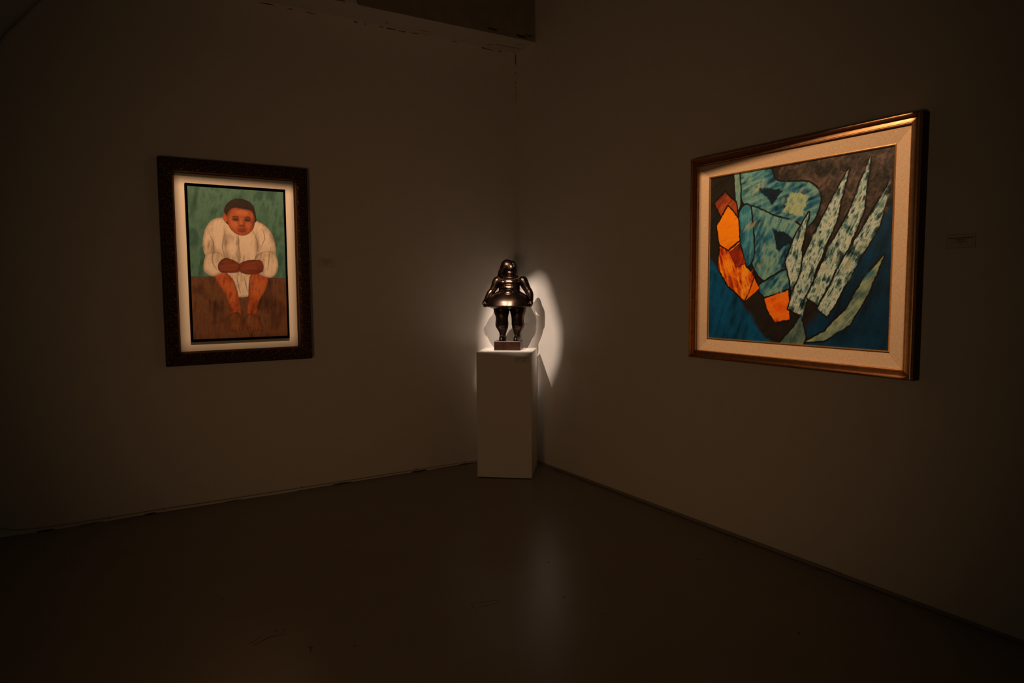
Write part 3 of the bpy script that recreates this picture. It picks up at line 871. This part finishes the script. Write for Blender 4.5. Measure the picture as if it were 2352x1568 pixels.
def ell(x, y, d, rx, ry, rz, rot=0):
    bm = bmesh.new(); bmesh.ops.create_uvsphere(bm, u_segments=28, v_segments=18, radius=1)
    c, s = math.cos(rot), math.sin(rot)
    v = []
    X, Y, Z = g(x, y, d)
    for q in bm.verts:
        a, b, e = q.co.x * rx, q.co.y * ry, q.co.z * rz
        v.append((X + a * c - e * s, Y + b, Z + a * s + e * c))
    f = [tuple(k.index for k in p.verts) for p in bm.faces]
    bm.free()
    return v, f


def merged(name, geos, m, parent, voxel=.0032, smooth=6):
    V, F = [], []
    for v, f in geos:
        k = len(V); V += [tuple(map(float, p)) for p in v]; F += [tuple(i + k for i in q) for q in f]
    me = bpy.data.meshes.new(name); me.from_pydata(V, [], F); me.update()
    bm = bmesh.new(); bm.from_mesh(me); bmesh.ops.recalc_face_normals(bm, faces=bm.faces); bm.to_mesh(me); bm.free()
    o = bpy.data.objects.new(name, me); COL.objects.link(o)
    md = o.modifiers.new('join', 'REMESH'); md.mode = 'VOXEL'; md.voxel_size = voxel; md.use_smooth_shade = True
    if smooth:
        ms = o.modifiers.new('soften', 'SMOOTH'); ms.iterations = smooth; ms.factor = .6
    dg = bpy.context.evaluated_depsgraph_get(); dg.update()
    me2 = bpy.data.meshes.new_from_object(o.evaluated_get(dg))
    me2.name = name
    o.modifiers.clear(); o.data = me2
    bpy.data.meshes.remove(me)
    me2.materials.clear(); me2.materials.append(m)
    me2.polygons.foreach_set('use_smooth', [True] * len(me2.polygons))
    o.parent = parent
    return o


body = []
# legs: thigh, knee, calf, ankle, foot
for s, cxs in ((-1, 545), (1, 770)):
    k = cxs
    body.append(TB([(k + 8 * -s, 770, 0, .070, .068), (k, 840, .004, .0675, .066), (k + 3 * -s, 900, .006, .060, .060), (k + 5 * -s, 950, .010, .0515, .053), (k + 3 * -s, 1000, .004, .0515, .053),
                    (k + 1 * -s, 1055, -.006, .0540, .057), (k + 8 * -s, 1105, -.006, .046, .048), (k + 12 * -s, 1155, -.002, .033, .035), (k + 12 * -s, 1192, 0, .0265, .028), (k + 10 * -s, 1225, 0, .0270, .030)], 20))
    body.append(ell(k + 2 * -s, 962, .040, .022, .016, .022))
    body.append(TB([(k + 12 * -s, 1232, -.012, .026), (k + 10 * -s, 1250, .020, .0255, .023), (k + 10 * -s, 1262, .052, .021, .017)], 14))
# torso: hips, belly, chest
body.append(ell(655, 740, 0, .118, .085, .055))
body.append(ell(655, 640, .012, .100, .090, .068))
body.append(ell(655, 560, .004, .088, .074, .060))
body.append(ell(655, 480, 0, .088, .066, .058))
body.append(ell(655, 432, -.004, .100, .048, .027))
body.append(ell(657, 404, -.004, .074, .044, .026))
for s in (-1, 1):
    body.append(ell(636 + s * 58, 472, .030, .027, .024, .025))
body.append(TB([(660, 440, -.004, .060, .044), (662, 405, -.002, .062, .048), (664, 375, 0, .052, .046), (666, 340, 0, .048)], 18))
# arms: viewer's left, then right
body.append(TB([(490, 446, 0, .037, .042), (468, 480, .002, .035, .041), (450, 530, .004, .031, .039), (422, 576, .010, .027, .034)], 16))
body.append(TB([(420, 584, .010, .028, .031), (388, 625, .020, .0275, .030), (357, 680, .026, .0235, .026), (328, 728, .026, .0175, .020)], 16))
body.append(TB([(838, 446, 0, .039, .041), (860, 488, .002, .037, .041), (884, 538, .004, .034, .039), (912, 585, .010, .030, .035)], 16))
body.append(TB([(914, 585, .010, .031, .033), (934, 630, .016, .030, .031), (947, 685, .022, .0245, .027), (950, 730, .024, .018, .021)], 16))
# hands: palm, four curled fingers and a thumb gripping the hem
for s, hx in ((-1, 316), (1, 952)):
    body.append(TB([(hx, 735, .026, .0165, .019), (hx - s * -4, 762, .026, .017, .021), (hx, 780, .024, .013, .018)], 14))
    for j in range(4):
        dd = .044 - .012 * j
        ln = (0, 4, 2, -4)[j]
        body.append(TB([(hx + s * 6, 768, dd, .0062), (hx + s * 8, 784 + ln, dd, .0060), (hx + s * 1, 799 + ln, dd, .0056), (hx - s * 14, 804 + ln * .6, dd - .001, .0050)], 8, 4))
    body.append(TB([(hx - s * 12, 748, .040, .0068), (hx - s * 22, 764, .046, .0062), (hx - s * 26, 784, .046, .0054)], 8, 4))
# head turned to the viewer's right: skull, jaw, profile, eyes, lips, ear
body.append(ell(648, 258, 0, .055, .050, .056))
body.append(ell(682, 280, .004, .042, .046, .050))
body.append(ell(694, 326, .004, .036, .038, .028))
body.append(ell(710, 228, .004, .021, .030, .028))
body.append(ell(741, 340, .006, .0125, .016, .0115))
body.append(TB([(730, 236, .006, .008, .010), (745, 254, .008, .0085, .009), (757, 268, .008, .0080, .009), (744, 277, .008, .0095, .011)], 12, 4))
body.append(ell(748, 302, .006, .0085, .012, .0048))
body.append(ell(746, 317, .006, .0090, .011, .0052))
body.append(TB([(732, 226, .036, .004), (740, 224, .022, .0048), (744, 226, .006, .004)], 8, 4))
for dd in (.032, -.018):
    body.append(ell(727, 250, dd, .0095, .008, .006))
body.append(ell(597, 281, .047, .009, .008, .0135))
body.append(TB([(590, 296, .055, .0025), (588, 276, .056, .003), (597, 264, .056, .0032), (606, 270, .056, .003)], 8, 4))
merged('body', body, M_BRONZE, st, .0023, 5)
# head of hair swept back with a band across the crown
hair = [ell(626, 245, -.003, .054, .0535, .0545, .12)]
hair.append(TB([(594, 262, -.004, .040, .044), (566, 312, -.010, .034, .044), (538, 350, -.014, .030, .042), (520, 374, -.016, .022, .036)], 18))
merged('hair', hair, M_BRONZE2, st, .0023, 4)
# parting line: a raised roll of hair from crown to ear
v, f = TB([(708, 178, .004, .0045), (690, 196, .034, .0048), (660, 228, .048, .0048), (634, 258, .052, .0045), (622, 296, .048, .0035)], 8, 5)
mesh_obj('hair_roll', v, f, M_BRONZE2, st, True)


# dress: bodice and flared skirt as one sheet with thickness
def dress_geo():
    rows = [(412, .088, .046, 0), (440, .0905, .054, 0), (480, .0900, .060, .0), (520, .0870, .064, .002), (550, .0850, .069, .004), (575, .0840, .073, .006), (590, .089, .077, .007), (602, .100, .081, .008), (615, .116, .087, .009), (635, .135, .098, .010),
            (662, .151, .1125, .010), (690, .163, .1265, .009), (720, .1715, .138, .008), (748, .177, .145, .008), (772, .181, .1505, .008), (788, .183, .1535, .008), (796, .183, .1545, .008), (801, .178, .150, .006),
            (808, .160, .146, .0), (818, .150, .130, -.004), (828, .136, .112, -.006), (835, .115, .092, -.006), (839, .07, .055, -.004)]
    n = 96; v = []; f = []
    rows = [tuple(q) for q in catmull(rows, 4)]
    for i, (y, rx, ry, d) in enumerate(rows):
        for k in range(n):
            a = 2 * math.pi * k / n
            ca, sa = math.cos(a), math.sin(a)
            wob = 1.0
            yy = y
            if y >= 600: wob += .012 * math.sin(6 * a + .5) * (y - 600) / 200 * (1 if sa > 0 else 1)
            # hem dips to the back and at the sides where the hands hold it
            if 13 * 4 <= i <= 18 * 4: yy += 12 * max(0, -sa) + 6 * abs(ca) ** 6
            X, Y, Z = g(652 - 20 * min(1, max(0, (y - 590) / 180)), yy, d)
            v.append((X + rx * wob * (abs(ca) ** .95) * (1 if ca > 0 else -1), Y - ry * wob * sa, Z))
        if i:
            P = (i - 1) * n; Q = i * n
            for k in range(n):
                k2 = (k + 1) % n
                f.append((P + k, P + k2, Q + k2, Q + k))
    f.append(tuple(range(n))[::-1]); f.append(tuple(range((len(rows) - 1) * n, len(rows) * n)))
    return v, f


dress = [dress_geo(), ell(654, 624, .046, .058, .062, .040), ell(652, 556, .056, .050, .030, .014), ell(652, 662, .060, .074, .050, .026)]
for s in (-1, 1):
    dress.append(ell(636 + s * 58, 474, .034, .031, .031, .029))
dress.append(TB([(560, 548, .064, .0055), (630, 545, .085, .0062), (680, 552, .086, .0062), (735, 572, .074, .0055)], 8, 5))
dress.append(TB([(570, 668, .092, .0055), (610, 686, .106, .0066), (660, 690, .110, .0066), (706, 676, .104, .0055)], 8, 5))
merged('dress', dress, M_BRONZE, st, .0026, 10)
# shoes
for s, k in ((-1, 557), (1, 752)):
    sh = [TB([(k, 1240, -.020, .027, .025), (k, 1246, .010, .0310, .030), (k, 1254, .042, .0315, .026), (k, 1262, .060, .026, .019)], 16), ell(k, 1278, .02, .032, .054, .008)]
    o = merged('shoe', sh, M_BRONZE, st, .0028, 2)
    for (xx, yy, dd, rr) in ((k, 1204, .036, .0085), (k - 10, 1216, .040, .005), (k + 10, 1216, .040, .005)):
        bm = bmesh.new(); bmesh.ops.create_icosphere(bm, subdivisions=2, radius=rr)
        bmesh.ops.translate(bm, verts=bm.verts, vec=g(xx, yy, dd)); bm_obj('button', bm, M_BRONZE, o, True)
    v, f = TB([(k + 34, 1238, .010, .004), (k + 46, 1230, .012, .005), (k + 40, 1246, .012, .004), (k + 34, 1256, .010, .004)], 8, 4)
    mesh_obj('bow', v, f, M_BRONZE, o, True)
# bead necklace
nk = None
beads_v, beads_f = [], []
for i in range(27):
    t = i / 26
    a = math.pi * (1.0 - t)
    x = 652 + 140 * math.cos(a)
    y = 392 + 46 * math.sin(a) ** .8
    d = .006 + .050 * math.sin(a) ** .7
    bm = bmesh.new(); bmesh.ops.create_icosphere(bm, subdivisions=1, radius=.0031)
    X = g(x, y, d)
    k = len(beads_v)
    beads_v += [(q.co.x + X[0], q.co.y + X[1], q.co.z + X[2]) for q in bm.verts]
    beads_f += [tuple(k + q.index for q in p.verts) for p in bm.faces]
    bm.free()
o = mesh_obj('bead_necklace', beads_v, beads_f, M_BEAD, st, True)

# ------------------------------------------------------------------ ceiling track and the four framing spotlights (above the picture)
tr = empty('lighting_track', (2.5, 2.7, 4.0))
tag(tr, 'black track under the ceiling that carries the spotlights', 'track')


def bar(name, a, b, wd, hd, m, parent=None):
    a, b = Vector(a), Vector(b); d = b - a; L = d.length
    bm = box_bm(-L / 2, L / 2, -wd / 2, wd / 2, -hd / 2, hd / 2, .002)
    bmesh.ops.rotate(bm, verts=bm.verts, matrix=Matrix.Rotation(math.atan2(d.y, d.x), 3, 'Z'))
    bmesh.ops.translate(bm, verts=bm.verts, vec=(a + b) / 2 - (parent.location if parent else Vector()))
    return bm_obj(name, bm, m, parent)


bar('rail', (1.6, 2.15, 4.12), (3.6, 2.15, 4.12), .036, .03, M_HOUSING, tr)
bar('rail', (1.6, 3.20, 4.12), (3.6, 3.20, 4.12), .036, .03, M_HOUSING, tr)
bar('rail', (2.15, 2.17, 4.12), (2.15, 3.18, 4.12), .036, .03, M_HOUSING, tr)
for x, y in ((1.7, 2.15), (3.5, 2.15), (1.7, 3.2), (3.5, 3.2)):
    bm = bmesh.new(); bmesh.ops.create_cone(bm, cap_ends=True, segments=10, radius1=.006, radius2=.006, depth=.37)
    bmesh.ops.translate(bm, verts=bm.verts, vec=Vector((x, y, 4.315)) - tr.location)
    bm_obj('hanger', bm, M_HOUSING, tr)

DAP = .25


def framing_spot(key, label, targets, soft=None):
    """lamp and a black snoot; the shutter plate's opening is cut to the beam"""
    L = LAMP[key]
    p = Vector(L['loc'])
    T = [Vector(t) for t in targets]
    c = sum(T, Vector()) / len(T)
    ax = (c - p).normalized()
    q = ax.to_track_quat('-Z', 'Y').to_matrix()
    ex, ey = q.col[0].copy(), q.col[1].copy()
    hole = []
    for t in T:
        d = t - p
        k = DAP / d.dot(ax)
        h = d * k
        hole.append((h.dot(ex), h.dot(ey)))
    # order round the centre
    mx = sum(h[0] for h in hole) / len(hole); my = sum(h[1] for h in hole) / len(hole)
    hole.sort(key=lambda h: math.atan2(h[1] - my, h[0] - mx))
    rmax = max(math.hypot(*h) for h in hole)
    Rp = rmax * 1.35
    root = empty('spotlight', p)
    tag(root, label, 'spotlight', 'framing spotlights on the ceiling track')

    def W3(x, y, dz):
        return ex * x + ey * y + ax * dz
    n = len(hole); m = 48
    # plate as a ring from circle to hole polygon
    bm = bmesh.new()
    inner = []
    for k in range(m):
        a = 2 * math.pi * k / m
        dx, dy = math.cos(a), math.sin(a)
        best = None
        for i in range(n):
            (x1, y1), (x2, y2) = hole[i], hole[(i + 1) % n]
            x1 -= mx; x2 -= mx; y1 -= my; y2 -= my
            den = dx * (y2 - y1) - dy * (x2 - x1)
            if abs(den) < 1e-12: continue
            t = (x1 * (y2 - y1) - y1 * (x2 - x1)) / den
            sgm = (x1 * dy - y1 * dx) / den
            if t > 0 and -1e-6 <= sgm <= 1 + 1e-6: best = t if best is None else min(best, t)
        inner.append((mx + dx * best, my + dy * best, a))
    # put exact corners into the ring
    for (hx, hy) in hole:
        a = math.atan2(hy - my, hx - mx) % (2 * math.pi)
        i = min(range(m), key=lambda i: abs((inner[i][2] - a + math.pi) % (2 * math.pi) - math.pi))
        inner[i] = (hx, hy, a)
    f_in = [bm.verts.new(W3(x, y, DAP)) for x, y, a in inner]
    f_out = [bm.verts.new(W3(Rp * math.cos(a), Rp * math.sin(a), DAP)) for x, y, a in inner]
    b_in = [bm.verts.new(W3(x, y, DAP + .0006)) for x, y, a in inner]
    b_out = [bm.verts.new(W3(Rp * math.cos(a), Rp * math.sin(a), DAP + .0006)) for x, y, a in inner]
    for k in range(m):
        k2 = (k + 1) % m
        bm.faces.new((f_in[k], f_in[k2], f_out[k2], f_out[k]))
        bm.faces.new((b_in[k], b_out[k], b_out[k2], b_in[k2]))
        bm.faces.new((f_in[k], b_in[k], b_in[k2], f_in[k2]))
        bm.faces.new((f_out[k], f_out[k2], b_out[k2], b_out[k]))
    bm_obj('shutter_plate', bm, M_HOUSING, root)
    # snoot: open tube round the lamp
    v, f = [], []
    prof = [(Rp * .55, -.06), (Rp * .75, -.06), (Rp * 1.02, .05), (Rp * 1.02, DAP + .012), (Rp * 1.0, DAP + .012), (Rp * 1.0, .055), (Rp * .70, -.05), (0.001, -.05), (.001, -.06)]
    sd = 32
    for j, (rr, dz) in enumerate(prof):
        for k in range(sd):
            a = 2 * math.pi * k / sd
            v.append(W3(rr * math.cos(a), rr * math.sin(a), dz))
    for j in range(len(prof)):
        j2 = (j + 1) % len(prof)
        for k in range(sd):
            k2 = (k + 1) % sd
            f.append((j * sd + k, j * sd + k2, j2 * sd + k2, j2 * sd + k))
    mesh_obj('snoot', v, f, M_HOUSING, root, True)
    top = 4.105 - p.z
    bm = bmesh.new(); bmesh.ops.create_cone(bm, cap_ends=True, segments=12, radius1=.008, radius2=.008, depth=top - .02)
    bmesh.ops.translate(bm, verts=bm.verts, vec=Vector((0, 0, (top + .02) / 2)) - ax * .03)
    bm_obj('stem', bm, M_HOUSING, root)
    sp = spot('lamp', p, c, L['power'], 2 * math.atan(rmax * 1.15 / DAP), .0, L['radius'], L['color'])
    return root


framing_spot('left', 'black framing spotlight aimed at the tall portrait', BEAM['left'])
framing_spot('right', 'black framing spotlight aimed at the gilt-framed painting', BEAM['right'])

def on_top(u, v_):
    q = O + A * u + Bv * v_
    return (q.x, q.y, 1.0)


framing_spot('statue_b', 'black framing spotlight aimed at the bronze, nearer the left wall',
             [(0, .14, 1.54), (0, .33, 1.59), (0, .43, 1.55), (0, .53, 1.38), (0, .625, 1.17), (0, .635, 1.00), (0, .57, .84), (0, .50, .68), on_top(.44, .095), on_top(0, .095), (.335, 0, .97), (.33, 0, 1.13), (.29, 0, 1.32), (.22, 0, 1.46)])
framing_spot('statue_a', 'black framing spotlight aimed at the bronze, nearer the right wall',
             [(.08, 0, 1.53), (0, .24, 1.54), (0, .275, 1.20), (0, .265, .80), on_top(.44, .085), on_top(0, .085), (.335, 0, .97), (.33, 0, 1.13), (.28, 0, 1.30), (.20, 0, 1.42)])
